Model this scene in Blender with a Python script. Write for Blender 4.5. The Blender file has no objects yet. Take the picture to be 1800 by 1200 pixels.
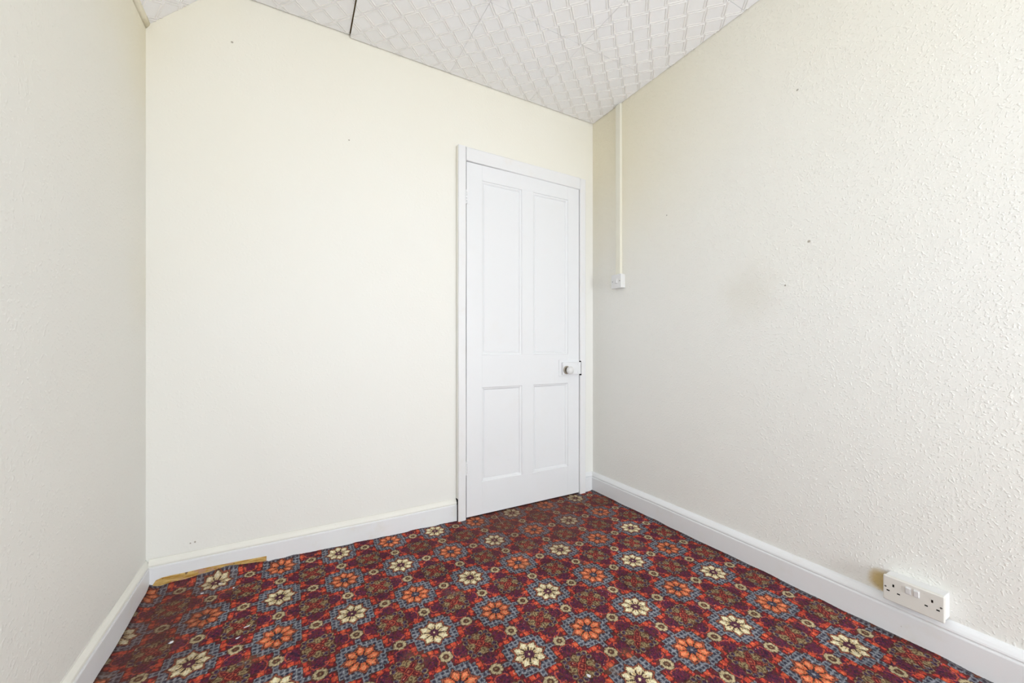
import bpy, bmesh, math, random
import numpy as np
from mathutils import Vector, Matrix, noise as mnoise

random.seed(7)
C = bpy.context.scene.collection
SC = bpy.context.scene

# ------------------------------------------------------------------ camera
CAM_H = 0.958
cam_d = bpy.data.cameras.new('camera')
cam_d.sensor_width = 36.0
cam_d.lens = 691.05 / 1800 * 36
cam_d.shift_y = 9.466 / 1800
cam_d.clip_start = 0.02
cam = bpy.data.objects.new('camera', cam_d)
cam.location = (0, 0, CAM_H)
cam.rotation_euler = (math.radians(90), 0, -math.radians(29.05))
C.objects.link(cam)
SC.camera = cam

# ------------------------------------------------------------------ world, light, exposure
w = bpy.data.worlds.new('world'); SC.world = w
w.use_nodes = True
wn = w.node_tree.nodes; wl = w.node_tree.links
bg = wn['Background']
sky = wn.new('ShaderNodeTexSky')
sky.sky_type = 'HOSEK_WILKIE'
sky.turbidity = 6.0
wl.new(sky.outputs[0], bg.inputs[0])
bg.inputs[1].default_value = 0.6

WIN = (0.45, 1.66, 0.30, 1.55)      # x0, x1, z0, z1 of the assumed window in the front wall
Y_FRONT = -2.60
ld = bpy.data.lights.new('window_daylight', 'AREA')
ld.shape = 'RECTANGLE'; ld.size = WIN[1] - WIN[0] - 0.1; ld.size_y = WIN[3] - WIN[2] - 0.1
ld.energy = 84.0
ld.color = (0.87, 0.94, 1.0)
lo = bpy.data.objects.new('window_daylight', ld)  # stand-in lamp at the assumed front window
lo.location = ((WIN[0] + WIN[1]) / 2, Y_FRONT - 0.02, (WIN[2] + WIN[3]) / 2)
lo.rotation_euler = (math.radians(96), 0, 0)  # area lamp standing in for window daylight, tilted up to brighten the ceiling
C.objects.link(lo)

# second window, assumed in the left wall beside the camera (out of frame)
WIN2 = (-1.05, 0.62, 0.50, 1.95)     # y0, y1, z0, z1
l2 = bpy.data.lights.new('assumed_side_window_lamp', 'AREA')
l2.shape = 'RECTANGLE'; l2.size = WIN2[1] - WIN2[0] - 0.1; l2.size_y = WIN2[3] - WIN2[2] - 0.1
l2.energy = 22.0; l2.color = (0.87, 0.94, 1.0)
lo2 = bpy.data.objects.new('assumed_side_window_lamp', l2)
lo2.location = (-0.53, (WIN2[0] + WIN2[1]) / 2, (WIN2[2] + WIN2[3]) / 2)
lo2.rotation_euler = (math.radians(116), 0, math.radians(-90))  # this lamp is tilted up too, to lift the ceiling
C.objects.link(lo2)

SC.view_settings.view_transform = 'Standard'
SC.view_settings.look = 'None'
SC.view_settings.gamma = 1
SC.view_settings.use_curve_mapping = False
SC.view_settings.exposure = 0.0

# ------------------------------------------------------------------ room numbers
XL, XR, YB = -0.508, 1.761, 2.05
ZC = 2.4545
SK_T = 0.026      # skirting thickness

# ------------------------------------------------------------------ helpers
def srgb(r, g, b):
    f = lambda c: ((c / 255 + 0.055) / 1.055) ** 2.4 if c / 255 > 0.04045 else c / 255 / 12.92
    return (f(r), f(g), f(b), 1)

def obj(name, bm, mat, parent=None, smooth=False, kind=None):
    me = bpy.data.meshes.new(name)
    bmesh.ops.recalc_face_normals(bm, faces=bm.faces)
    bm.to_mesh(me); bm.free()
    if smooth:
        me.polygons.foreach_set('use_smooth', [True] * len(me.polygons))
    mats = mat if isinstance(mat, (list, tuple)) else [mat]
    for m in mats: me.materials.append(m)
    o = bpy.data.objects.new(name, me); C.objects.link(o)
    if parent: o.parent = parent
    if kind: o['kind'] = kind
    return o

def struct(name, bm, mat, smooth=False):
    return obj(name, bm, mat, None, smooth, 'structure')

def empty(name, loc, kind=None):
    o = bpy.data.objects.new(name, None); C.objects.link(o)
    o.location = loc; o.empty_display_size = 0.05
    if kind: o['kind'] = kind
    return o

def tag(o, label, cat, group=None):
    o['label'] = label; o['category'] = cat
    if group: o['group'] = group
    return o

def box(bm, x0, x1, y0, y1, z0, z1, bev=0.0, seg=2):
    t = bmesh.new()
    vs = [t.verts.new(p) for p in ((x0,y0,z0),(x1,y0,z0),(x1,y1,z0),(x0,y1,z0),(x0,y0,z1),(x1,y0,z1),(x1,y1,z1),(x0,y1,z1))]
    for f in ((0,3,2,1),(4,5,6,7),(0,1,5,4),(1,2,6,5),(2,3,7,6),(3,0,4,7)):
        t.faces.new([vs[i] for i in f])
    if bev > 0:
        bmesh.ops.bevel(t, geom=t.edges[:], offset=bev, segments=seg, affect='EDGES', profile=0.5)
    merge(bm, t)

def merge(bm, t):
    me = bpy.data.meshes.new('tmp'); t.to_mesh(me); t.free()
    bm.from_mesh(me); bpy.data.meshes.remove(me)

def prism(bm, pts, axis, a0, a1):
    """extrude a 2-D profile along an axis; pts are (u, z): u is the other horizontal axis"""
    def P(u, z, a): return (u, a, z) if axis == 'y' else (a, u, z)
    A = [bm.verts.new(P(u, z, a0)) for u, z in pts]
    B = [bm.verts.new(P(u, z, a1)) for u, z in pts]
    n = len(pts)
    bm.faces.new(A); bm.faces.new(B[::-1])
    for i in range(n):
        bm.faces.new((A[i], A[(i+1) % n], B[(i+1) % n], B[i]))

def prism_long(bm, pts, axis, a0, a1, wob=0.0, step=0.06, seed=0):
    """the same with many rings, each nudged a little: old painted joinery is never straight"""
    def P(u, z, a): return (u, a, z) if axis == 'y' else (a, u, z)
    n = max(2, int(abs(a1 - a0) / step)); rings = []
    for k in range(n + 1):
        a = a0 + (a1 - a0) * k / n
        d = wob * mnoise.noise(Vector((a * 3.1, seed, 0))); e = wob * mnoise.noise(Vector((a * 4.3, seed + 9, 0)))
        rings.append([bm.verts.new(P(u + d, z + (e if z > 0.02 else 0), a)) for u, z in pts])
    m = len(pts)
    for r0, r1 in zip(rings, rings[1:]):
        for i in range(m):
            bm.faces.new((r0[i], r0[(i+1) % m], r1[(i+1) % m], r1[i]))
    bm.faces.new(rings[0]); bm.faces.new(rings[-1][::-1])

def lathe(bm, prof, origin, axis, n=28):
    """revolve (r, h) about an axis through origin"""
    ax = Vector(axis).normalized()
    t = Vector((0,0,1)) if abs(ax.z) < 0.9 else Vector((1,0,0))
    e1 = ax.cross(t).normalized(); e2 = ax.cross(e1)
    o = Vector(origin); rings = []
    for r, h in prof:
        if r < 1e-6: rings.append([bm.verts.new(o + ax*h)])
        else: rings.append([bm.verts.new(o + ax*h + e1*r*math.cos(2*math.pi*k/n) + e2*r*math.sin(2*math.pi*k/n)) for k in range(n)])
    for a, b in zip(rings, rings[1:]):
        for k in range(n):
            k2 = (k+1) % n
            if len(a) == 1 and len(b) == 1: continue
            if len(a) == 1: bm.faces.new((a[0], b[k], b[k2]))
            elif len(b) == 1: bm.faces.new((a[k], b[0], a[k2]))
            else: bm.faces.new((a[k], b[k], b[k2], a[k2]))

# ------------------------------------------------------------------ node materials
class NT:
    def __init__(s, name, rough=0.6):
        s.m = bpy.data.materials.new(name); s.m.use_nodes = True
        s.t = s.m.node_tree; s.n = s.t.nodes; s.l = s.t.links
        s.b = s.n['Principled BSDF']
        s.b.inputs['Roughness'].default_value = rough
        s.geo = None
    def pos(s):
        if not s.geo: s.geo = s.n.new('ShaderNodeNewGeometry')
        return s.geo.outputs['Position']
    def sep(s):
        q = s.n.new('ShaderNodeSeparateXYZ'); s.l.new(s.pos(), q.inputs[0]); return q.outputs
    def noise(s, scale, detail=2, rough=0.5, vec=None, dist=0.0):
        q = s.n.new('ShaderNodeTexNoise'); q.inputs['Scale'].default_value = scale
        q.inputs['Detail'].default_value = detail; q.inputs['Roughness'].default_value = rough
        q.inputs['Distortion'].default_value = dist
        s.l.new(vec or s.pos(), q.inputs['Vector']); return q.outputs['Fac']
    def voro(s, scale, feature='F1'):
        q = s.n.new('ShaderNodeTexVoronoi'); q.inputs['Scale'].default_value = scale; q.feature = feature
        s.l.new(s.pos(), q.inputs['Vector']); return q.outputs['Distance']
    def mapv(s, sx, sy, sz):
        q = s.n.new('ShaderNodeVectorMath'); q.operation = 'MULTIPLY'
        s.l.new(s.pos(), q.inputs[0]); q.inputs[1].default_value = (sx, sy, sz); return q.outputs[0]
    def math(s, op, a, b=0.0, clamp=False):
        q = s.n.new('ShaderNodeMath'); q.operation = op; q.use_clamp = clamp
        for i, v in enumerate((a, b)):
            if hasattr(v, 'is_output'): s.l.new(v, q.inputs[i])
            else: q.inputs[i].default_value = v
        return q.outputs[0]
    def ramp(s, v, a, b, lo=0.0, hi=1.0):
        q = s.n.new('ShaderNodeMapRange'); q.inputs['From Min'].default_value = a; q.inputs['From Max'].default_value = b
        q.inputs['To Min'].default_value = lo; q.inputs['To Max'].default_value = hi; q.interpolation_type = 'SMOOTHSTEP'
        s.l.new(v, q.inputs['Value']); return q.outputs[0]
    def mix(s, f, a, b, mode='MIX'):
        q = s.n.new('ShaderNodeMix'); q.data_type = 'RGBA'; q.blend_type = mode
        for i, v in ((0, f), (6, a), (7, b)):
            if hasattr(v, 'is_output'): s.l.new(v, q.inputs[i])
            else: q.inputs[i].default_value = v
        return q.outputs[2]
    def dist(s, p):
        q = s.n.new('ShaderNodeVectorMath'); q.operation = 'DISTANCE'
        s.l.new(s.pos(), q.inputs[0]); q.inputs[1].default_value = p; return q.outputs['Value']
    def color(s, c):
        if hasattr(c, 'is_output'): s.l.new(c, s.b.inputs['Base Color'])
        else: s.b.inputs['Base Color'].default_value = c
        return s
    def bump(s, h, strength, dist):
        q = s.n.new('ShaderNodeBump'); q.inputs['Strength'].default_value = strength; q.inputs['Distance'].default_value = dist
        s.l.new(h, q.inputs['Height'])
        s.l.new(q.outputs[0], s.b.inputs['Normal']); return s
    def spec(s, v): s.b.inputs['Specular IOR Level'].default_value = v; return s

def plain(name, col, rough=0.5, spec=0.5, var=0.04, metallic=0.0):
    m = NT(name, rough); m.spec(spec)
    n = m.noise(14, 4, 0.6)
    f = m.ramp(n, 0.3, 0.7)
    dk = tuple(c * (1 - var) for c in col[:3]) + (1,)
    m.color(m.mix(f, dk, col)); m.b.inputs['Metallic'].default_value = metallic
    return m.m

CREAM = (0.866, 0.856, 0.812, 1)
CREAM_YELLOW = (0.86, 0.79, 0.60, 1)

def wall_paint(name, chip, marks, aged_shade=None, smudges=(), ochre=()):
    m = NT(name, 0.62); m.spec(0.3)
    big = m.noise(0.9, 3, 0.55)
    base = m.mix(m.ramp(big, 0.35, 0.7), CREAM, (0.862, 0.849, 0.798, 1))
    # tobacco-yellow ageing, with warm corner bounce and fitting shadows painted in; uneven edge
    if aged_shade:
        for p, r0, r1, k in aged_shade:
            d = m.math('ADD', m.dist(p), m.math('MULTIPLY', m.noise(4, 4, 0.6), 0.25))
            base = m.mix(m.math('MULTIPLY', m.ramp(d, r1, r0), k), base, CREAM_YELLOW)
    z = m.sep()[2]
    top = m.math('ADD', z, m.math('MULTIPLY', m.noise(1.6, 3, 0.6), 0.8))
    base = m.mix(m.math('MULTIPLY', m.ramp(top, 1.3, 3.1), 0.42), base, CREAM_YELLOW)
    for p, r, k in smudges:
        d = m.math('ADD', m.dist(p), m.math('MULTIPLY', m.noise(9, 4, 0.7), r * 0.9))
        base = m.mix(m.math('MULTIPLY', m.ramp(d, r * 1.5, r * 0.5), k), base, (0.52, 0.45, 0.30, 1))
    for p, sc, r, k in ochre:       # unrepainted patches plus painted-in shade of socket, switch, trunking: elongated by the scale vector
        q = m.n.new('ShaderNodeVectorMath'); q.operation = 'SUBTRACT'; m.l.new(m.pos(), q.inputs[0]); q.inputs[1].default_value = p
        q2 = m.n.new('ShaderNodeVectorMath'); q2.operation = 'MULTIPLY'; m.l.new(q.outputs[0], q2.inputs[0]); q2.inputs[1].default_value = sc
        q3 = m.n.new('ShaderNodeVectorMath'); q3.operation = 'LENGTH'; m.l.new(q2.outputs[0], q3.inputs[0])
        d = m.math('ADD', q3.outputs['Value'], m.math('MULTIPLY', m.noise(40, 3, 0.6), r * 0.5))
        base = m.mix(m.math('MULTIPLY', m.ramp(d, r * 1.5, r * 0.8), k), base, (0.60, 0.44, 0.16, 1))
    for p, r in marks:
        d = m.math('ADD', m.dist(p), m.math('MULTIPLY', m.noise(160, 2, 0.6), r * 0.8))
        base = m.mix(m.math('MULTIPLY', m.ramp(d, r * 1.6, r * 0.8), 0.75), base, (0.22, 0.18, 0.12, 1))
    m.color(base)
    blobs = m.ramp(m.noise(chip[0], 1, 0.4), 0.54, 0.74)
    fine = m.noise(chip[0] * 2.4, 3, 0.6)
    wide = m.noise(5.0, 2, 0.5)
    h = m.math('ADD', m.math('MULTIPLY', blobs, 1.0), m.math('MULTIPLY', fine, 0.45))
    h = m.math('ADD', h, m.math('MULTIPLY', wide, 2.2))
    m.bump(h, chip[1], chip[2])
    return m.m

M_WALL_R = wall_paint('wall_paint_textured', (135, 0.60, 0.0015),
    [((XR, 0.820, 1.985), 0.005), ((XR, 1.45, 1.668), 0.004), ((XR, 0.78, 1.37), 0.006), ((XR, 0.865, 1.21), 0.004)],
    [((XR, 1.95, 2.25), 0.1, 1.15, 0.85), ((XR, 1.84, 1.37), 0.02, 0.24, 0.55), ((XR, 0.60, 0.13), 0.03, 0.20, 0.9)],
    [((XR, 1.02, 1.20), 0.18, 0.16)],
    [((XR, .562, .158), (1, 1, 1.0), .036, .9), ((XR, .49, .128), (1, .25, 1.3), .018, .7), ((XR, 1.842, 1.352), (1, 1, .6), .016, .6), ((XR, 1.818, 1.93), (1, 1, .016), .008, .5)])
M_WALL_B = wall_paint('wall_paint_back', (90, 0.20, 0.0010),
    [((-0.23, YB, 2.26), 0.005), ((0.235, YB, 1.96), 0.004), ((-0.355, YB, 0.155), 0.004), ((-0.37, YB, 0.153), 0.003)],
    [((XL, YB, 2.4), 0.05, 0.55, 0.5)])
M_WALL_L = wall_paint('wall_paint_left', (105, 0.45, 0.0014), [((XL, 1.05, 0.20), 0.006)],
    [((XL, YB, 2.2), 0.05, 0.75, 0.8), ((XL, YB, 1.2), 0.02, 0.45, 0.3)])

def gloss(name, col, dirt=0.25, yellow=(0.74, 0.70, 0.58, 1)):
    m = NT(name, 0.36); m.spec(0.45)
    f = m.math('MULTIPLY', m.ramp(m.noise(7, 5, 0.65), 0.52, 0.8), dirt)
    c = m.mix(f, col, yellow)
    sp = m.math('MULTIPLY', m.ramp(m.noise(60, 3, 0.7), 0.70, 0.80), dirt * 1.4)
    c = m.mix(sp, c, (0.45, 0.42, 0.36, 1))
    m.color(c)
    brush = m.noise(9, 3, 0.6, vec=m.mapv(9, 9, 0.6))
    m.bump(brush, 0.12, 0.001)
    return m.m
M_DOOR = gloss('white_gloss_door', (0.825, 0.828, 0.838, 1), 0.10)
M_ARCH = gloss('white_gloss_frame', (0.83, 0.825, 0.825, 1), 0.35, (0.78, 0.71, 0.62, 1))
M_SKIRT = gloss('white_gloss_skirting', (0.83, 0.832, 0.838, 1), 0.40)
def capped():
    m = NT('white_gloss_skirting_cream_cap', 0.4); m.spec(0.4)
    z = m.math('ADD', m.sep()[2], m.math('MULTIPLY', m.noise(25, 3, 0.7), 0.006))
    f = m.math('MULTIPLY', m.ramp(m.noise(7, 5, 0.65), 0.52, 0.8), 0.4)
    c = m.mix(f, (0.83, 0.835, 0.845, 1), (0.74, 0.70, 0.58, 1))
    c = m.mix(m.ramp(z, 0.0945, 0.0975), c, (0.86, 0.845, 0.78, 1))
    sp = m.math('MULTIPLY', m.ramp(m.noise(48, 3, 0.7), 0.70, 0.78), 0.6)
    c = m.mix(sp, c, (0.42, 0.36, 0.26, 1))
    m.color(c); m.bump(m.noise(9, 3, 0.6, vec=m.mapv(9, 9, 0.6)), 0.12, 0.001); return m.m
M_SKIRT_CAP = capped()
M_PLASTIC = gloss('white_plastic', (0.78, 0.775, 0.765, 1), 0.35, (0.72, 0.66, 0.50, 1))
M_FACE = gloss('grubby_cream_plastic', (0.76, 0.735, 0.68, 1), 0.6, (0.66, 0.58, 0.44, 1))
M_TRUNK = gloss('cream_plastic', (0.82, 0.79, 0.67, 1), 0.25)
M_DARK = plain('dark_void', (0.012, 0.010, 0.009, 1), 0.9, 0.1)
M_BRASS = plain('tarnished_metal', (0.23, 0.17, 0.10, 1), 0.45, 0.5, 0.3, 0.6)
M_ROSE = plain('worn_painted_brass', (0.50, 0.44, 0.36, 1), 0.4, 0.5, 0.45)
M_SCREW = plain('screw_metal', (0.20, 0.19, 0.18, 1), 0.4, 0.5, 0.2, 0.7)
M_GLASS = NT('window_glass', 0.02)
M_GLASS.b.inputs['Transmission Weight'].default_value = 1.0
M_GLASS = M_GLASS.m
M_BOARD = plain('bare_floorboard', (0.20, 0.12, 0.06, 1), 0.8, 0.2, 0.4)
M_BRICKDARK = plain('threshold_shade', (0.18, 0.12, 0.08, 1), 0.9, 0.1, 0.3)

def bare_wood():
    m = NT('bare_wood', 0.7); m.spec(0.25)
    g = m.noise(10, 4, 0.7, vec=m.mapv(1.5, 6, 14))
    c = m.mix(m.ramp(g, 0.35, 0.65), (0.42, 0.22, 0.04, 1), (0.66, 0.46, 0.17, 1))
    c = m.mix(m.ramp(m.noise(70, 3, 0.7), 0.60, 0.70), c, (0.16, 0.09, 0.04, 1))
    c = m.mix(m.ramp(m.noise(18, 3, 0.7), 0.52, 0.62), c, (0.52, 0.30, 0.19, 1))
    m.color(c); return m.m
M_BARE = bare_wood()

def tile_mat():
    m = NT('polystyrene_tile', 0.75); m.spec(0.25)
    f = m.math('MULTIPLY', m.ramp(m.noise(3.5, 4, 0.65), 0.45, 0.75), 0.5)
    c = m.mix(f, (0.935, 0.925, 0.925, 1), (0.905, 0.88, 0.83, 1))
    m.color(c); m.bump(m.noise(240, 2, 0.5), 0.15, 0.0004); return m.m
M_TILE = tile_mat()
M_TILE_RIB = plain('yellowed_tile_rib', (0.86, 0.83, 0.785, 1), 0.75, 0.25, 0.10)
M_TILE_EDGE = plain('yellowed_tile_edge', (0.30, 0.20, 0.07, 1), 0.8, 0.2, 0.3)

# ------------------------------------------------------------------ walls, floor, ceiling
bm = bmesh.new()
DX0, DX1, DZ = 0.826, 1.640, 1.996        # door opening
box(bm, XL - 0.1, DX0, YB, YB + 0.1, -0.02, 2.6)
box(bm, DX1, XR + 0.1, YB, YB + 0.1, -0.02, 2.6)
box(bm, DX0, DX1, YB, YB + 0.1, DZ, 2.6)
box(bm, DX0 - 0.05, DX1 + 0.05, YB + 0.1, YB + 0.14, -0.02, 2.6)  # unseen panel added to close the doorway against outside light
struct('wall_back', bm, M_WALL_B)
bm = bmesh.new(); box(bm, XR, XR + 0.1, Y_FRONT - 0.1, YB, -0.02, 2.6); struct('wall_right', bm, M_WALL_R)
bm = bmesh.new(); box(bm, XL - 0.1, XL, Y_FRONT - 0.1, WIN2[0], -0.02, 2.235)
box(bm, XL - 0.1, XL, WIN2[1], YB, -0.02, 2.235)
box(bm, XL - 0.1, XL, WIN2[0], WIN2[1], -0.02, WIN2[2]); box(bm, XL - 0.1, XL, WIN2[0], WIN2[1], WIN2[3], 2.235)
struct('wall_left', bm, M_WALL_L)
bm = bmesh.new()
box(bm, XL - 0.1, WIN[0], Y_FRONT - 0.12, Y_FRONT, -0.02, 2.6)
box(bm, WIN[1], XR + 0.1, Y_FRONT - 0.12, Y_FRONT, -0.02, 2.6)
box(bm, WIN[0], WIN[1], Y_FRONT - 0.12, Y_FRONT, -0.02, WIN[2])
box(bm, WIN[0], WIN[1], Y_FRONT - 0.12, Y_FRONT, WIN[3], 2.6)
struct('wall_front', bm, M_WALL_B)
# unseen window assumed in the front wall (behind the camera), placed to balance the light
win = empty('assumed_window_1', ((WIN[0] + WIN[1]) / 2, Y_FRONT - 0.06, WIN[2]), 'structure')
def child(o, p):
    o.parent = p; o.matrix_parent_inverse = p.matrix_basis.inverted(); return o
def part(name, bm, mat, p, smooth=False):
    bpy.context.view_layer.update()
    return child(obj(name, bm, mat, None, smooth), p)
bm = bmesh.new()
wy0, wy1 = Y_FRONT - 0.10, Y_FRONT - 0.05
box(bm, WIN[0], WIN[0] + .05, wy0, wy1, WIN[2], WIN[3], .004); box(bm, WIN[1] - .05, WIN[1], wy0, wy1, WIN[2], WIN[3], .004)
box(bm, WIN[0] + .05, WIN[1] - .05, wy0, wy1, WIN[2], WIN[2] + .05, .004); box(bm, WIN[0] + .05, WIN[1] - .05, wy0, wy1, WIN[3] - .05, WIN[3], .004)
part('assumed_window_frame', bm, M_ARCH, win)
xm = (WIN[0] + WIN[1]) / 2
bm = bmesh.new(); box(bm, xm - .025, xm + .025, wy0, wy1, WIN[2] + .05, WIN[3] - .05, .004); part('assumed_mullion', bm, M_ARCH, win)
for a, b in ((WIN[0] + .05, xm - .025), (xm + .025, WIN[1] - .05)):
    bm = bmesh.new(); box(bm, a, b, wy0 + .02, wy0 + .024, WIN[2] + .05, WIN[3] - .05); part('assumed_pane', bm, M_GLASS, win)

win2 = empty('assumed_window_2', (XL - 0.06, (WIN2[0] + WIN2[1]) / 2, WIN2[2]), 'structure')
bm = bmesh.new(); vx0, vx1 = XL - 0.09, XL - 0.045
box(bm, vx0, vx1, WIN2[0], WIN2[0] + .05, WIN2[2], WIN2[3], .004); box(bm, vx0, vx1, WIN2[1] - .05, WIN2[1], WIN2[2], WIN2[3], .004)
box(bm, vx0, vx1, WIN2[0] + .05, WIN2[1] - .05, WIN2[2], WIN2[2] + .05, .004); box(bm, vx0, vx1, WIN2[0] + .05, WIN2[1] - .05, WIN2[3] - .05, WIN2[3], .004)
part('assumed_window_frame', bm, M_ARCH, win2)
bm = bmesh.new(); box(bm, vx0 + .02, vx0 + .024, WIN2[0] + .05, WIN2[1] - .05, WIN2[2] + .05, WIN2[3] - .05); part('assumed_pane', bm, M_GLASS, win2)

bm = bmesh.new(); box(bm, XL, XR, Y_FRONT, YB + 0.08, -0.06, -0.012); struct('floor', bm, M_BOARD)

TX0 = 0.2395
ceiling = empty('ceiling', (XL, YB, ZC), 'structure')
bm = bmesh.new(); box(bm, TX0 + .002, XR, Y_FRONT, YB, ZC + 0.0135, ZC + 0.12); part('plasterboard', bm, M_TILE_EDGE, ceiling)
bpy.context.view_layer.update()

TP = 0.5067; TY = 0.508
def tile_bm(wx, wy, th=0.011, phase=(0.0, 0.0), rim=0.0):
    """slab with its pressed lattice pattern: squares with a rib round each, set at 45 degrees in pinwheel order"""
    b = bmesh.new()
    e1 = (0.0787, 0.0087); e2 = (-0.0087, 0.0787)
    r2 = 2 ** 0.5
    for n in range(-14, 16):
        for k in range(-14, 16):
            p = 0.111 + n * e1[0] + k * e2[0]; q = 0.049 + n * e1[1] + k * e2[1]
            a, c = (p + q) / r2 + phase[0], (p - q) / r2 + phase[1]
            if not (-0.05 < a < wx + 0.05 and -0.05 < c < wy + 0.05): continue
            rings = []
            for h, z in ((.0370, 0), (.0352, -.0024), (.0330, -.0024), (.0308, -.0006)):
                rings.append([b.verts.new(((p + sx*h + q + sy*h) / r2 + phase[0], (p + sx*h - q - sy*h) / r2 + phase[1], z)) for sx, sy in ((-1,-1),(1,-1),(1,1),(-1,1))])
            for kk, (ra, rb) in enumerate(zip(rings, rings[1:])):
                for i in range(4): b.faces.new((ra[i], ra[(i+1)%4], rb[(i+1)%4], rb[i])).material_index = 0 if kk == 1 else 1
            b.faces.new(rings[-1])
    for co, no in (((0.001,0,0),(-1,0,0)), ((wx-0.001,0,0),(1,0,0)), ((0,0.001,0),(0,-1,0)), ((0,wy-0.001,0),(0,1,0))):
        bmesh.ops.bisect_plane(b, geom=b.verts[:]+b.edges[:]+b.faces[:], plane_co=co, plane_no=no, clear_outer=True)
    box(b, 0.0004, wx - 0.0004, 0.0004, wy - 0.0004, 0, th, 0.0008, 1)
    return b
tile_proto = None
TX0 = 0.2395
tk = 0
for i in range(-1, 3):
    for j in range(0, 11):
        x0 = TX0 + i * TP; y0 = YB - (j + 1) * TY + 0.0
        if y0 < Y_FRONT - 0.03 - TY: continue
        wy = TY
        if tile_proto is None:
            tile_proto = obj('ceiling_tile', tile_bm(TP, TY), [M_TILE, M_TILE_RIB]); o = tile_proto
        elif y0 < Y_FRONT:
            o = obj('ceiling_tile', tile_bm(TP, TY - (Y_FRONT - y0), phase=(0, -(Y_FRONT - y0))), [M_TILE, M_TILE_RIB]); y0 = Y_FRONT
        else:
            o = tile_proto.copy(); C.objects.link(o)
        z = ZC + (0.014 if i < 0 else random.uniform(0, .0012))
        o.location = (x0 - (0.0035 if i < 0 else 0), y0 - .0042, z)
        o.rotation_euler = (random.uniform(-.0012, .0012), random.uniform(-.001, .001), random.uniform(-.001, .001))
        child(o, ceiling)
# raise the backing where the first column of tiles sits higher
bm = bmesh.new(); box(bm, -0.30, TX0 + .002, Y_FRONT, YB, ZC + 0.0255, ZC + 0.13); part('plasterboard', bm, M_TILE_EDGE, ceiling)

# sloping part of the ceiling over the left wall
slope = empty('sloped_ceiling', (XL, YB, 2.225), 'structure')
import math as _m
sx0, sz0, sx1, sz1 = XL + 0.012, 2.232, -0.270, 2.470
SL = _m.hypot(sx1 - sx0, sz1 - sz0); sa = _m.atan2(sz1 - sz0, sx1 - sx0)
bpy.context.view_layer.update()
sp = None
for j in range(0, 11):
    y0 = YB - (j + 1) * TY
    ln = TY
    if y0 < Y_FRONT: ln = TY - (Y_FRONT - y0); y0 = Y_FRONT
    if ln <= 0.01: continue
    if sp is None: sp = obj('ceiling_tile', tile_bm(SL, TY, phase=(0.21, 0.03)), [M_TILE, M_TILE_RIB]); o = sp
    elif ln < TY: o = obj('ceiling_tile', tile_bm(SL, ln, phase=(0.21, 0.03)), [M_TILE, M_TILE_RIB])
    else: o = sp.copy(); C.objects.link(o)
    o.location = (sx0, y0, sz0); o.rotation_euler = (0, -sa, 0)
    child(o, slope)
bm = bmesh.new()
prism(bm, [(sx0 - .03, sz0 - .0), (sx0 - .03, sz0 + .10), (sx1 + .02, sz1 + .12), (sx1 + .02, sz1 + .016), (sx0 - .002, sz0 + .012)], 'y', Y_FRONT, YB)
part('plasterboard', bm, M_WALL_L, slope)
# filled joint between left wall and slope
bm = bmesh.new()
prism_long(bm, [(XL - .002, 2.205), (XL + .012, 2.226), (XL + .016, 2.240), (XL - .002, 2.245)], 'y', Y_FRONT, YB, 0.003, 0.05, 4)
struct('trim_2', bm, M_WALL_L, True)

# ------------------------------------------------------------------ skirtings
def sk_prof(d, sgn, base):
    """profile (u, z): face sticks out by d from the wall at base; sgn is the direction into the room"""
    f = lambda t: base + sgn * t
    return [(f(0), 0), (f(d), 0), (f(d), .088), (f(d - .0012), .0912), (f(d - .0045), .0918), (f(d - .0045), .0955),
            (f(d - .0020), .0985), (f(d - .0035), .104), (f(d - .009), .112), (f(d - .016), .1185), (f(.002), .122), (f(0), .122)]
bm = bmesh.new(); prism_long(bm, sk_prof(.017, -1, YB), 'x', XL + .01, 0.786, 0.0012, seed=1)
bb = struct('baseboard_back', bm, M_SKIRT_CAP, False)
bm = bmesh.new(); prism_long(bm, sk_prof(.020, -1, YB), 'x', 1.676, XR - .01, 0.0006, seed=2); struct('baseboard_back.001', bm, M_SKIRT)
bm = bmesh.new(); prism_long(bm, sk_prof(.025, -1, XR), 'y', Y_FRONT, YB, 0.0015, seed=3); struct('baseboard_right', bm, M_SKIRT)
bm = bmesh.new(); prism_long(bm, sk_prof(.015, 1, XL), 'y', Y_FRONT, YB, 0.0015, seed=4); struct('baseboard_left', bm, M_SKIRT_CAP)
# unpainted strip at the foot of the back skirting, ragged top edge
bm = bmesh.new()
bs = [(-.490, .014), (-.474, .040), (-.455, .046), (-.43, .047), (-.38, .046), (-.33, .047), (-.28, .046), (-.24, .045), (-.20, .044), (-.16, .042), (-.13, .041), (-.104, .040)]
yb = YB - .0178
F = []; K = []
for x, z in bs:
    F.append((bm.verts.new((x, yb - .0016, 0)), bm.verts.new((x, yb - .0016, z - .001)), bm.verts.new((x, yb + .001, z))))
for a, b in zip(F, F[1:]):
    bm.faces.new((a[0], b[0], b[1], a[1])); bm.faces.new((a[1], b[1], b[2], a[2]))
bm.faces.new(F[-1]); bm.faces.new(F[0][::-1])
o = part('bare_wood_strip', bm, M_BARE, bb); o['label'] = 'unpainted yellow-brown wood strip at the foot of the skirting'

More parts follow.
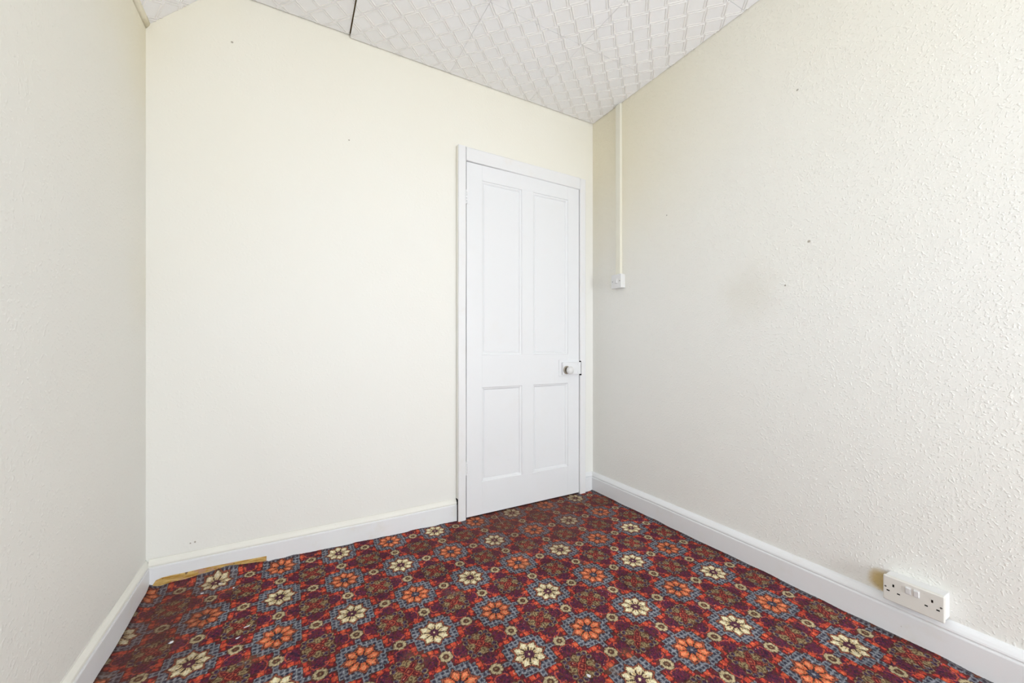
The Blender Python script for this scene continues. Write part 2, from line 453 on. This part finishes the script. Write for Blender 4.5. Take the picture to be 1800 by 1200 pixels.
# ------------------------------------------------------------------ door frame (architrave + lining)
AF = 2.017   # front plane of the architrave
frame = empty('trim_1', (1.23, YB, 0), 'structure')
def arch_leg(x0, x1, z1):
    b = bmesh.new()
    n = 26
    prof = [(x0, YB + .0), (x0, AF + .004), (x0 + .003, AF), (x1 - .006, AF), (x1, AF + .005), (x1, YB)]
    rings = []
    for k in range(n + 1):
        z = z1 * k / n
        d = .0012 * mnoise.noise(Vector((z * 3, x0 * 7, 1)))
        rings.append([b.verts.new((x + d, y, z)) for x, y in prof])
    for r0, r1 in zip(rings, rings[1:]):
        for i in range(len(prof)): b.faces.new((r0[i], r0[(i+1) % len(prof)], r1[(i+1) % len(prof)], r1[i]))
    b.faces.new(rings[0]); b.faces.new(rings[-1][::-1])
    return b
part('architrave_leg', arch_leg(.786, .833, 2.064), M_ARCH, frame)
part('architrave_leg', arch_leg(1.6275, 1.6755, 2.052), M_ARCH, frame)
bm = bmesh.new()
prism_long(bm, [(YB, 0), (AF + .004, 0), (AF, .003), (AF, .072), (AF + .004, .076), (YB, .076)], 'x', .834, 1.627, 0.0, 0.1)
for v in bm.verts: v.co.z += 1.988 - (v.co.x - .834) * .010
part('architrave_head', bm, M_ARCH, frame)
bm = bmesh.new()
box(bm, DX0, DX0 + .006, AF + .012, YB + .1, 0, DZ - .01); box(bm, DX1 - .008, DX1, AF + .034, YB + .1, 0, DZ - .01)
box(bm, DX0, DX1, AF + .034, YB + .1, DZ - .012, DZ)
box(bm, DX0 + .006, DX0 + .02, 2.068, 2.10, 0, DZ - .012); box(bm, DX1 - .02, DX1 - .008, 2.068, 2.10, 0, DZ - .012)
part('door_lining', bm, M_BRICKDARK, frame)
# wall-coloured filler strip down the outside of the left leg
bm = bmesh.new(); box(bm, .7845, .7862, AF + .006, YB, .125, 2.06); part('filler_strip', bm, M_WALL_L, frame)
bm = bmesh.new(); box(bm, .7842, .7860, YB - .028, YB, 0, .124); part('dark_joint', bm, M_DARK, frame)  # near-black strip for the gap at the skirting end

# ------------------------------------------------------------------ door
DF = 2.026   # front face of the door
dx0, dx1, dz0, dz1 = .8375, 1.6245, .012, 1.985
door = empty('door_1', (dx0, DF, 0), 'structure')
cx = [(.931, 1.193), (1.273, 1.535)]
cz = [(.194, .7275), (.9125, 1.898)]
def slab(name, x0, x1, z0, z1):
    b = bmesh.new(); box(b, x0, x1, DF, DF + .036, z0, z1, .0008, 1); return part(name, b, M_DOOR, door)
slab('stile', dx0, cx[0][0], dz0, dz1); slab('stile', cx[1][1], dx1, dz0, dz1)
slab('bottom_rail', cx[0][0], cx[1][1], dz0, cz[0][0]); slab('lock_rail', cx[0][0], cx[1][1], cz[0][1], cz[1][0]); slab('top_rail', cx[0][0], cx[1][1], cz[1][1], dz1)
slab('muntin', cx[0][1], cx[1][0], *cz[0]); slab('muntin', cx[0][1], cx[1][0], *cz[1])
for (a, b_) in cx:
    for (c_, d_) in cz:
        b = bmesh.new()
        rings = []
        for ins, dep in ((0, .0005), (.002, .0045), (.007, .0052), (.012, .0085), (.0155, .0125), (.0185, .0125), (.0200, .0105)):
            rings.append([b.verts.new((x, DF + dep, z)) for x, z in ((a + ins, c_ + ins), (b_ - ins, c_ + ins), (b_ - ins, d_ - ins), (a + ins, d_ - ins))])
        for ra, rb in zip(rings, rings[1:]):
            for i in range(4): b.faces.new((ra[i], ra[(i+1)%4], rb[(i+1)%4], rb[i]))
        b.faces.new(rings[-1])
        part('panel', b, M_DOOR, door)
for zc in (1.788, .285):
    b = bmesh.new()
    for k in range(5):
        z = zc - .038 + k * .0155
        lathe(b, [(0, 0), (.0052, 0.0006), (.0058, .003), (.0058, .0115), (.0052, .0138), (0, .0145)], (.8355, DF - .001, z), (0, 0, 1), 12)
    box(b, .8385, .8565, DF - .0012, DF + .001, zc - .040, zc + .040, .0005, 1)
    part('hinge', b, M_DOOR, door)
# rim lock
lock = None
b = bmesh.new(); box(b, 1.462, 1.6235, DF - .004, DF, .772, .876, .0012, 2)
lock = part('lock_backplate', b, M_DOOR, door)
bpy.context.view_layer.update()
def sub(name, b, mat, p, smooth=False):
    o = obj(name, b, mat, None, smooth); bpy.context.view_layer.update()
    o.parent = p; o.matrix_parent_inverse = p.matrix_world.inverted(); return o
b = bmesh.new(); box(b, 1.482, 1.6235, DF - .021, DF - .004, .783, .860, .0025, 2); sub('lock_case', b, M_DOOR, lock)
b = bmesh.new(); lathe(b, [(0, 0), (.0265, 0), (.0265, .002), (.0235, .0055), (.018, .006), (.0175, .004), (.013, .004)], (1.510, DF - .021, .812), (0, -1, 0), 32); sub('knob_rose', b, M_ROSE, lock, True)
b = bmesh.new(); lathe(b, [(.011, 0), (.0105, .008), (.009, .016), (.011, .019)], (1.510, DF - .024, .812), (0, -1, 0), 24); sub('knob_neck', b, M_BRASS, lock, True)
b = bmesh.new(); lathe(b, [(0, .015), (.010, .0155), (.018, .019), (.0235, .027), (.0250, .035), (.0232, .043), (.017, .050), (.009, .0535), (0, .0545)], (1.510, DF - .022, .812), (0, -1, 0), 32)
o = sub('door_knob', b, M_PLASTIC, lock, True)
b = bmesh.new()
for z in (.795, .848): lathe(b, [(0, .0012), (.003, .001), (.004, 0)], (1.60, DF - .021, z), (0, -1, 0), 10)
sub('screw', b, M_DOOR, lock)
b = bmesh.new(); box(b, 1.6285, 1.646, AF - .012, AF + .001, .783, .860, .002, 2); part('lock_keeper', b, M_ARCH, frame)
b = bmesh.new(); box(b, 1.6262, 1.634, AF - .001, AF + .02, .860, .8675); box(b, 1.6262, 1.637, AF - .0012, AF + .02, .7735, .783); part('keeper_recess', b, M_DARK, frame)
# dark strip under the door, threshold shadow put into its colour
b = bmesh.new(); box(b, .833, 1.6275, 2.034, 2.12, -.011, .0015); struct('threshold_shade_strip', b, M_BRICKDARK)

# ------------------------------------------------------------------ cable trunking and switch on the right wall
t = tag(empty('cable_trunking', (XR, 1.797, 1.39)), 'cream plastic cable trunking running down from the ceiling to the switch', 'trunking')
bpy.context.view_layer.update()
b = bmesh.new(); box(b, XR - .008, XR, 1.779, 1.815, 1.40, ZC - .004, .0008, 1); part('trunking_base', b, M_TRUNK, t)
b = bmesh.new(); box(b, XR - .019, XR - .006, 1.7775, 1.8165, 1.402, ZC - .008, .0022, 2); part('trunking_lid', b, M_TRUNK, t)

t = tag(empty('light_switch', (XR, 1.795, 1.358)), 'white square light switch at the foot of the cream trunking', 'switch')
bpy.context.view_layer.update()
sy0, sy1, sz0_, sz1_ = 1.753, 1.836, 1.3165, 1.4015
b = bmesh.new(); box(b, XR - .028, XR, sy0 + .001, sy1 - .001, sz0_ + .001, sz1_ - .001, .002, 2); part('back_box', b, M_PLASTIC, t)
b = bmesh.new(); box(b, XR - .036, XR - .0275, sy0, sy1, sz0_, sz1_, .0025, 3); part('faceplate', b, M_PLASTIC, t)
ym = (sy0 + sy1) / 2; zm = (sz0_ + sz1_) / 2
b = bmesh.new(); box(b, XR - .0368, XR - .035, ym - .0125, ym + .0125, zm - .015, zm + .015, .0004, 1)
part('rocker_surround', b, M_PLASTIC, t)
b = bmesh.new()
box(b, XR - .0405, XR - .036, ym - .0095, ym + .0095, zm - .012, zm + .012, .001, 2)
for v in b.verts:
    if v.co.x < XR - .0385: v.co.x += (v.co.z - zm) * .10
part('rocker', b, M_PLASTIC, t)
for yy in (ym - .030, ym + .030):
    b = bmesh.new(); lathe(b, [(0, .0006), (.0028, .0006), (.0032, 0)], (XR - .036, yy, zm), (-1, 0, 0), 14); part('screw', b, M_SCREW, t)

# ------------------------------------------------------------------ double socket
PX = 1.705
t = tag(empty('wall_socket', (XR, .470, .128)), 'grubby white double wall socket with two rocker switches above the right skirting', 'socket')
bpy.context.view_layer.update()
oy0, oy1, oz0, oz1 = .4005, .5415, .1275, .2065
b = bmesh.new(); box(b, XR - .044, XR, oy0 + .002, oy1 - .002, oz0 + .002, oz1 - .002, .002, 2); part('back_box', b, M_PLASTIC, t)
b = bmesh.new(); box(b, PX, XR - .043, oy0, oy1, oz0, oz1, .003, 3); part('faceplate', b, M_FACE, t)
def proj_side(px, py, X=PX):
    r = (px - 900) / 691.05; u = -(py - 609.466) / 691.05; c, s = math.cos(math.radians(29.05)), math.sin(math.radians(29.05))
    k = X / (r * c + s); return (-r * s + c) * k, u * k + CAM_H
SLOT = [(.5155, .181, 'e'), (.5285, .1605, 'n'), (.5030, .1605, 'n'), (.4265, .181, 'e'), (.4395, .1605, 'n'), (.4140, .1605, 'n')]
for y, z, k in SLOT:
    hy, hz = (.0021, .0042) if k == 'e' else (.0036, .0019)
    b = bmesh.new(); box(b, PX - .0004, PX + .004, y - hy, y + hy, z - hz, z + hz); o = part('pin_hole', b, M_DARK, t)
for y in (.5350, .4075):
    b = bmesh.new(); lathe(b, [(0, .0005), (.0024, .0005), (.0028, 0)], (PX, y, .171), (-1, 0, 0), 14); part('screw', b, M_SCREW, t)
for y in (.4800, .4610):
    b = bmesh.new(); box(b, PX - .0006, PX + .002, y - .0072, y + .0072, .173, .196, .0004, 1); ss = part('switch_surround', b, M_PLASTIC, t)
    b = bmesh.new(); box(b, PX - .0045, PX, y - .0058, y + .0058, .1750, .194, .0010, 2)
    for v in b.verts:
        if v.co.x < PX - .002: v.co.x += (.1845 - v.co.z) * .16
    part('rocker', b, M_PLASTIC, t)

# ------------------------------------------------------------------ carpet
U0, V0, PU, PV = .6405, 1.043, .229, .2335
rng = np.random.default_rng(3)
def vnoise(x, y, sc, seed):
    g = np.random.default_rng(seed).random((256, 256))
    fx, fy = x * sc, y * sc
    ix, iy = np.floor(fx).astype(int), np.floor(fy).astype(int)
    tx, ty = fx - ix, fy - iy
    tx = tx*tx*(3-2*tx); ty = ty*ty*(3-2*ty)
    G = lambda a, b: g[a % 256, b % 256]
    return (G(ix,iy)*(1-tx)+G(ix+1,iy)*tx)*(1-ty)+(G(ix,iy+1)*(1-tx)+G(ix+1,iy+1)*tx)*ty
L = lambda r, g, b: np.array(srgb(r, g, b)[:3])
PAL = dict(burg=L(104,34,46), purple=L(94,38,66), purp2=L(128,44,68), purpd=L(62,36,62), red=L(204,72,56), salmon=L(200,90,70),
           orange=L(222,108,70), orange2=L(240,148,104), cream=L(226,206,160), cream2=L(244,232,198), olive=L(156,136,98), dark=L(62,38,36),
           grey=L(92,97,108), greyl=L(146,149,157), greyd=L(48,48,68), rust=L(164,92,72), gold=L(150,112,72), arm=L(100,34,42),
           corec=L(100,52,70), brown=L(96,52,44), bluish=L(96,94,108), dia=L(196,180,142), oldk=L(92,72,56))
def carpet_color(x, y):
    u = (x - U0) / PU; v = (y - V0) / PV
    jx = (vnoise(x, y, 260, 1) - .5) * .22; jy = (vnoise(x, y, 260, 2) - .5) * .22
    iu, iv = np.round(u), np.round(v)
    even = ((iu + iv) % 2) == 0
    su = (u - iu) * 15 + jx; sv = (v - iv) * 15 + jy
    a, b = np.abs(su), np.abs(sv)
    out = np.empty(x.shape + (3,)); out[:] = PAL['burg']
    def put(mask, c): out[mask] = c if isinstance(c, np.ndarray) else PAL[c]
    c, d = 7.5 - a, 7.5 - b                       # from the medallion
    mn, mx = np.minimum(c, d), np.maximum(c, d)
    # purple fields towards the small diamonds, broken up like woven flecks
    fl = vnoise(x, y, 150, 51); fl2 = vnoise(x, y, 230, 52); fl3 = vnoise(x, y, 95, 53)
    put(fl3 > .62, 'brown')
    pz = (mn + (fl3 - .5) * 1.2 < 1.75) & (mx > 2.9)
    put(pz, 'purple')
    f = (np.sin(a*5.2)*np.sin(b*5.2))
    put(pz & (fl > .60), 'purpd'); put(pz & (f > .35) & (fl2 > .45), 'purp2'); put(pz & (fl2 > .72), 'brown'); put(pz & (fl2 < .12), 'purp2'); put(pz & (fl < .12), 'burg')
    # red blocks with their dark seams
    def rect(m0, m1, n0, n1): return (mx > m0) & (mx < m1) & (mn > n0) & (mn < n1)
    put(rect(3.0, 6.9, 1.55, 3.4) & (fl < .6), 'burg'); put(rect(3.0, 6.9, 1.55, 3.4) & (fl >= .6), 'brown')
    put(rect(3.3, 4.2, 2.0, 2.8) & (fl2 < .62), 'red')
    put(rect(4.35, 5.70, 1.70, 3.1), 'dark')
    put(rect(4.42, 5.62, 1.80, 3.08), 'red'); put(rect(4.6, 5.4, 2.05, 2.85) & (fl2 > .42), 'orange')
    put(rect(5.80, 6.5, 1.6, 2.5) & (fl > .35), 'red')
    put(rect(4.75, 5.5, 1.05, 1.6) & (fl2 > .5), 'salmon')
    arc = np.abs(np.hypot(mx - 4.2, mn - .2) - 1.75)
    put(pz & (arc < .10) & (mx > 4.4), 'salmon')
    put((mx > 6.2) & (mn < 1.9) & (fl2 > .55), 'brown')
    # octagonal medallion
    octr = np.maximum(mx, (c + d) * .60)
    oz = octr < 3.25
    put(oz, 'brown')
    put((octr >= 3.05) & (octr < 3.3) & (fl2 > .5), 'dark')
    # leafy scrolls
    ol = oz & (((c*c + d*d) ** .5) < 2.9)
    put(ol, 'oldk')
    sc = np.sin(c * 4.6 + .6) * np.sin(d * 4.6 + .6)
    put(ol & (fl3 > .5), 'brown'); put(ol & (sc + (fl2 - .5) * 1.4 > .25), 'olive'); put(ol & (fl2 < .25), 'brown'); put(ol & (fl < .2), 'dark')
    put(((mn / .55) ** 2 + ((mx - 1.9) / .62) ** 2) < 1, 'olive')
    put(((mn / .16) ** 2 + ((mx - 1.9) / .5) ** 2) < 1, 'oldk')
    for (p_, q_) in ((2.75, 1.35), (2.55, 2.55)):
        rr = np.hypot(mx - p_, mn - q_)
        put(rr < .55, 'bluish'); put(rr < .36, 'purpd')
        put((rr > .36) & (rr < .55) & (mx + mn > p_ + q_) , 'olive')
    p = (c + d) / 2 ** .5; q = np.abs(c - d) / 2 ** .5
    hw = np.where(p < 1.9, .60, .60 * (2.95 - p) / 1.05)
    arm = (p > .6) & (p < 2.95) & (q < hw)
    put((p > .5) & (p < 3.05) & (q < hw + .10), 'dark')
    put(arm, 'rust'); put(arm & (q < hw - .15), 'arm')
    put((q < .10) & (p > 1.2) & (p < 1.8), 'salmon')
    cs = np.maximum(p, q)
    put(cs < .86, 'dark'); put(cs < .76, 'salmon'); put(cs < .58, 'arm'); put(cs < .26, 'rust')
    # grey chequered surround of the flower
    i, j = np.round(a), np.round(b)
    gz = ((i <= 4) & (j <= 4) & ~((i == 4) & (j == 4))) | ((i == 5) & (j == 0)) | ((i == 0) & (j == 5)) | ((i == 6) & (j == 0) & (a < 6.2)) | ((j == 6) & (i == 0) & (b < 6.2))
    fa, fb = a - i, b - j
    m_ = np.maximum(np.abs(fa), np.abs(fb))
    put(gz, 'grey'); put(gz & (m_ > .385) & (fl > .18), 'greyl')
    put(gz & (((np.abs(fa) / .27) ** 2 + (np.abs(fb) / .24) ** 2) < 1) & (fl2 > .15), 'greyd')
    # dark outline of the stepped edge
    from_g = np.zeros(gz.shape, bool)
    for da, db in ((.16, 0), (-.16, 0), (0, .16), (0, -.16)):
        i2, j2 = np.round(np.abs(a - da)), np.round(np.abs(b - db))
        g2 = ((i2 <= 4) & (j2 <= 4) & ~((i2 == 4) & (j2 == 4))) | ((i2 == 5) & (j2 == 0)) | ((i2 == 0) & (j2 == 5))
        from_g |= g2
    put(from_g & ~gz, 'dark')
    # small cream diamonds
    dd = np.hypot(np.minimum(c, 7.5), 7.5 - d)
    for (ca, cb) in ((7.5, 0.), (0., 7.5)):
        da, db = np.abs(a - ca), np.abs(b - cb)
        o8 = np.maximum(np.maximum(da, db), (da + db) * .72)
        put(o8 < 1.46, 'brown'); put(o8 < 1.30, 'dia')
        put((o8 < 1.30) & (o8 > 1.08) & (np.sin(np.arctan2(db, da) * 8) > .75), 'oldk')
        put(o8 < .70, 'oldk'); put(np.maximum(da, db) < .42, 'brown'); put(np.maximum(da, db) < .2, 'olive')
    # star and flower
    r = np.hypot(a, b); th = np.arctan2(b, a)
    tf = np.abs((th + np.pi / 8) % (np.pi / 4) - np.pi / 8)           # 0 at tips
    rt, rn, tn = 4.20, 2.98, np.pi / 8
    x1, y1 = rt, 0.; x2, y2 = rn * np.cos(tn), rn * np.sin(tn)
    nx, ny = (y2 - y1), -(x2 - x1)
    R = (nx * x1 + ny * y1) / (nx * np.cos(tf) + ny * np.sin(tf))
    s = r / R
    put(s < 1.0, 'dark'); put((s < .955) & (s > .87), 'rust')
    put(s < .87, 'dark')
    ra, rb = r * np.cos(tf), r * np.sin(tf)
    tt = (ra - 1.0) / (3.36 - 1.0)
    wd = np.interp(tt, [0, .10, .30, .50, .62, .66, .72, .80, 1.0], [.16, .34, .53, .69, .80, .84, .56, .42, 0.0])
    pet = (tt > 0) & (tt < 1) & (rb < wd)
    gap = (ra > 1.95) & (ra < 2.5) & (tf > .33) & (s < .80)
    put(gap & even, 'dia'); put(gap & ~even, 'gold')
    put(pet & even, 'cream'); put(pet & ~even, 'orange')
    hl = pet & (rb < wd * .55) & (tt > .30) & (tt < .85)
    put(hl & even, 'cream2'); put(hl & ~even, 'orange2')
    put(pet & (rb < .09) & (tt < .38), 'gold')
    core = r < 1.02
    put(core & even, 'corec'); put(core & ~even, 'greyd')
    put(core & (r > .5) & (r < .95) & (np.cos(th * 8) > .35) & even, 'purpd')
    put(core & (r > .4) & (r < .95) & (np.cos(th * 8) > .35) & ~even, 'bluish')
    put((r < .26) & even, 'cream'); put((r < .3) & ~even, 'greyl')
    # yarn variation, wear and dirt
    out = out * .90 + L(104,84,76) * .10
    k = .66 + .68 * rng.random(x.shape)
    k *= .84 + .32 * vnoise(x, y, 11, 5)
    k *= .80 + .40 * vnoise(x, y, 190, 6)
    out *= k[..., None]
    n1 = vnoise(x, y, 6, 8) * .6 + vnoise(x, y, 17, 9) * .4
    wear = np.clip(1.35 - np.hypot((x - 1.25) / .60, (y - 2.04) / .44) + (n1 - .5) * .8, 0, 1)
    wear = np.maximum(wear, .95 * np.clip(1.25 - np.hypot((x + .45) / .20, (y - 1.75) / .42) + (n1 - .5) * .9, 0, 1))
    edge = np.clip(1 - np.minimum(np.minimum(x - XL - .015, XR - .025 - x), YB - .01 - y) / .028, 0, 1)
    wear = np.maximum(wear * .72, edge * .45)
    dirt = L(104, 72, 62) * (.55 + .9 * rng.random(x.shape))[..., None]
    out = out * (1 - wear[..., None] * .82) + dirt * wear[..., None] * .82
    foot = np.clip(vnoise(x, y, 9, 21) * vnoise(x, y, 23, 22) - .58, 0, 1) * 1.0
    out = out * (1 - foot[..., None]) + L(150, 120, 90) * foot[..., None]
    white = (rng.random(x.shape) > .9994) & (x < 2)
    out[white] = L(205, 195, 190)
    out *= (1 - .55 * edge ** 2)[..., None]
    return np.clip(out, 0, 1)

def lift(x, y):
    """height of the pile: tufts, the curl at the skirtings"""
    n = vnoise(x, y, 420, 31) * .0016 + vnoise(x, y, 14, 32) * .0018 + vnoise(x, y, 3, 33) * .002
    eb = np.clip(1 - (YB - .018 - y) / .05, 0, 1) ** 2
    hb = np.interp(x, [-.50, -.47, -.36, -.25, -.15, -.105, -.095, .0, .1, .3, .5, .7, .77, .80, 1.7],
                      [.010, .014, .020, .034, .024, .018, .012, .014, .010, .006, .004, .003, .002, 0, 0])
    hb = hb + (vnoise(x, y * 0, 26, 41) - .5) * .005 * (x < .78)
    er = np.clip(1 - (XR - .025 - x) / .03, 0, 1) ** 2 * (.003 + .005 * vnoise(x * 0, y, 12, 42))
    el = np.clip(1 - (x - XL - .015) / .04, 0, 1) ** 2 * (.008 + .008 * vnoise(x * 0, y, 9, 43))
    return n + np.maximum(eb * hb, 0) + er + el

def grid(xs, ys):
    X, Y = np.meshgrid(xs, ys)
    return X, Y
def carpet_mesh():
    x0, x1 = XL + .014, XR - .024
    parts = []
    for (ya, yb_, st) in ((Y_FRONT, .30, .0075), (.30, YB - .012, .0024)):
        nx = int(round((x1 - x0) / st)) + 1; ny = int(round((yb_ - ya) / st)) + 1
        X, Y = grid(np.linspace(x0, x1, nx), np.linspace(ya, yb_, ny))
        Z = lift(X, Y)
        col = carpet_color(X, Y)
        # behind the door the carpet runs on to the threshold
        Y = np.where((X > .80) & (X < 1.675) & (Y > YB - .05), YB - .05 + (Y - (YB - .05)) * 1.5, Y)
        parts.append((X, Y, Z, col, nx, ny))
    V = []; Fc = []; Cc = []; off = 0
    for X, Y, Z, col, nx, ny in parts:
        V.append(np.stack([X, Y, Z], -1).reshape(-1, 3)); Cc.append(col.reshape(-1, 3))
        I = np.arange(nx * ny).reshape(ny, nx) + off
        Fc.append(np.stack([I[:-1,:-1], I[:-1,1:], I[1:,1:], I[1:,:-1]], -1).reshape(-1, 4)); off += nx * ny
    V = np.concatenate(V); Fc = np.concatenate(Fc); Cc = np.concatenate(Cc)
    me = bpy.data.meshes.new('carpet')
    me.vertices.add(len(V)); me.vertices.foreach_set('co', V.astype(np.float32).ravel())
    me.loops.add(Fc.size); me.loops.foreach_set('vertex_index', Fc.astype(np.int32).ravel())
    me.polygons.add(len(Fc)); me.polygons.foreach_set('loop_start', np.arange(0, Fc.size, 4, dtype=np.int32))
    try: me.polygons.foreach_set('loop_total', np.full(len(Fc), 4, dtype=np.int32))
    except Exception: pass
    me.update(calc_edges=True)
    ca = me.color_attributes.new('yarn', 'FLOAT_COLOR', 'POINT')
    ca.data.foreach_set('color', np.concatenate([Cc, np.ones((len(Cc), 1))], 1).astype(np.float32).ravel())
    return me
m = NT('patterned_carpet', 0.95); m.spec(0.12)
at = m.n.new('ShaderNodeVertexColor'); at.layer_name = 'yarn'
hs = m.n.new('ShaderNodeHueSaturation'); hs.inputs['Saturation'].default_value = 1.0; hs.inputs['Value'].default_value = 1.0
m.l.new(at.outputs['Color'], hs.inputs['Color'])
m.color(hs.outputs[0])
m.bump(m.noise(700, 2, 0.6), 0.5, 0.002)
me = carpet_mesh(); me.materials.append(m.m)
carpet = bpy.data.objects.new('carpet', me); C.objects.link(carpet)
tag(carpet, 'worn red patterned carpet with cream and orange star flowers covering the floor', 'carpet')

# ------------------------------------------------------------------ debris on the carpet
M_FLAKE = plain('paint_flake', (0.72, 0.71, 0.74, 1), 0.5, 0.4, .05)
M_THREAD = plain('jute_thread', (0.42, 0.30, 0.22, 1), 0.9, 0.1, .2)
def flake(x, y, L_, W, rot, seed, label, group=None):
    r = random.Random(seed); b = bmesh.new(); n = 7; z0 = .0048
    top = []; bot = []
    for k in range(n):
        a = 2 * math.pi * k / n; q = r.uniform(.65, 1.1)
        px, py = L_ * q * math.cos(a), W * q * math.sin(a)
        X, Y = px * math.cos(rot) - py * math.sin(rot), px * math.sin(rot) + py * math.cos(rot)
        h = r.uniform(0, .003)
        top.append(b.verts.new((X, Y, h + .0010))); bot.append(b.verts.new((X, Y, h)))
    b.faces.new(top); b.faces.new(bot[::-1])
    for k in range(n): b.faces.new((bot[k], bot[(k+1) % n], top[(k+1) % n], top[k]))
    o = obj('paint_flake', b, M_FLAKE); o.location = (x, y, z0); tag(o, label, 'debris', group)
flake(.747, .887, .0085, .0045, -.9, 1, 'white paint flake lying on the carpet at the bottom centre, largest of the flakes')
flake(-.258, 1.952, .007, .004, .6, 2, 'white paint flake on carpet close to the bare wood strip in the left corner')
flake(-.208, 1.892, .006, .0035, 1.2, 3, 'white paint flake on the cream flower nearest the left corner, right of its neighbour flake')
flake(-.308, 1.909, .006, .004, .1, 4, 'small white paint flake in the left corner, left of the other flakes there')
flake(-.345, 1.640, .007, .004, .2, 5, 'pale flake on the carpet beside the left skirting, in front of the dark corner')
flake(-.140, 1.607, .011, .004, .35, 6, 'long pale grey flake on dark medallion left of the bottom-left orange flower')
flake(-.160, 1.560, .010, .004, .5, 7, 'pale grey flake just in front of the long pale grey flake at left')
flake(1.405, 1.80, .004, .003, .0, 8, 'tiny pale flake on brown worn carpet in front of the door')
def thread(pts, label):
    cu = bpy.data.curves.new('loose_thread', 'CURVE'); cu.dimensions = '3D'; cu.bevel_depth = .0011; cu.bevel_resolution = 1
    s = cu.splines.new('NURBS'); s.points.add(len(pts) - 1); s.use_endpoint_u = True; s.order_u = 3
    for i, (x, y, z) in enumerate(pts): s.points[i].co = (x, y, z, 1)
    tmp = bpy.data.objects.new('loose_thread', cu); me_ = bpy.data.meshes.new_from_object(tmp)
    bpy.data.objects.remove(tmp)
    me_.materials.append(M_THREAD)
    o = bpy.data.objects.new('loose_thread', me_); C.objects.link(o); tag(o, label, 'thread')
thread([(1.545, 1.925, .006), (1.538, 1.86, .0065), (1.530, 1.78, .006), (1.520, 1.70, .0062)], 'pale loose carpet thread running towards the room from below the door lock')
thread([(1.00, 2.005, .006), (.995, 1.96, .0065), (.988, 1.91, .006), (.982, 1.862, .0062)], 'pale loose carpet thread at the foot of the door, hinge side')
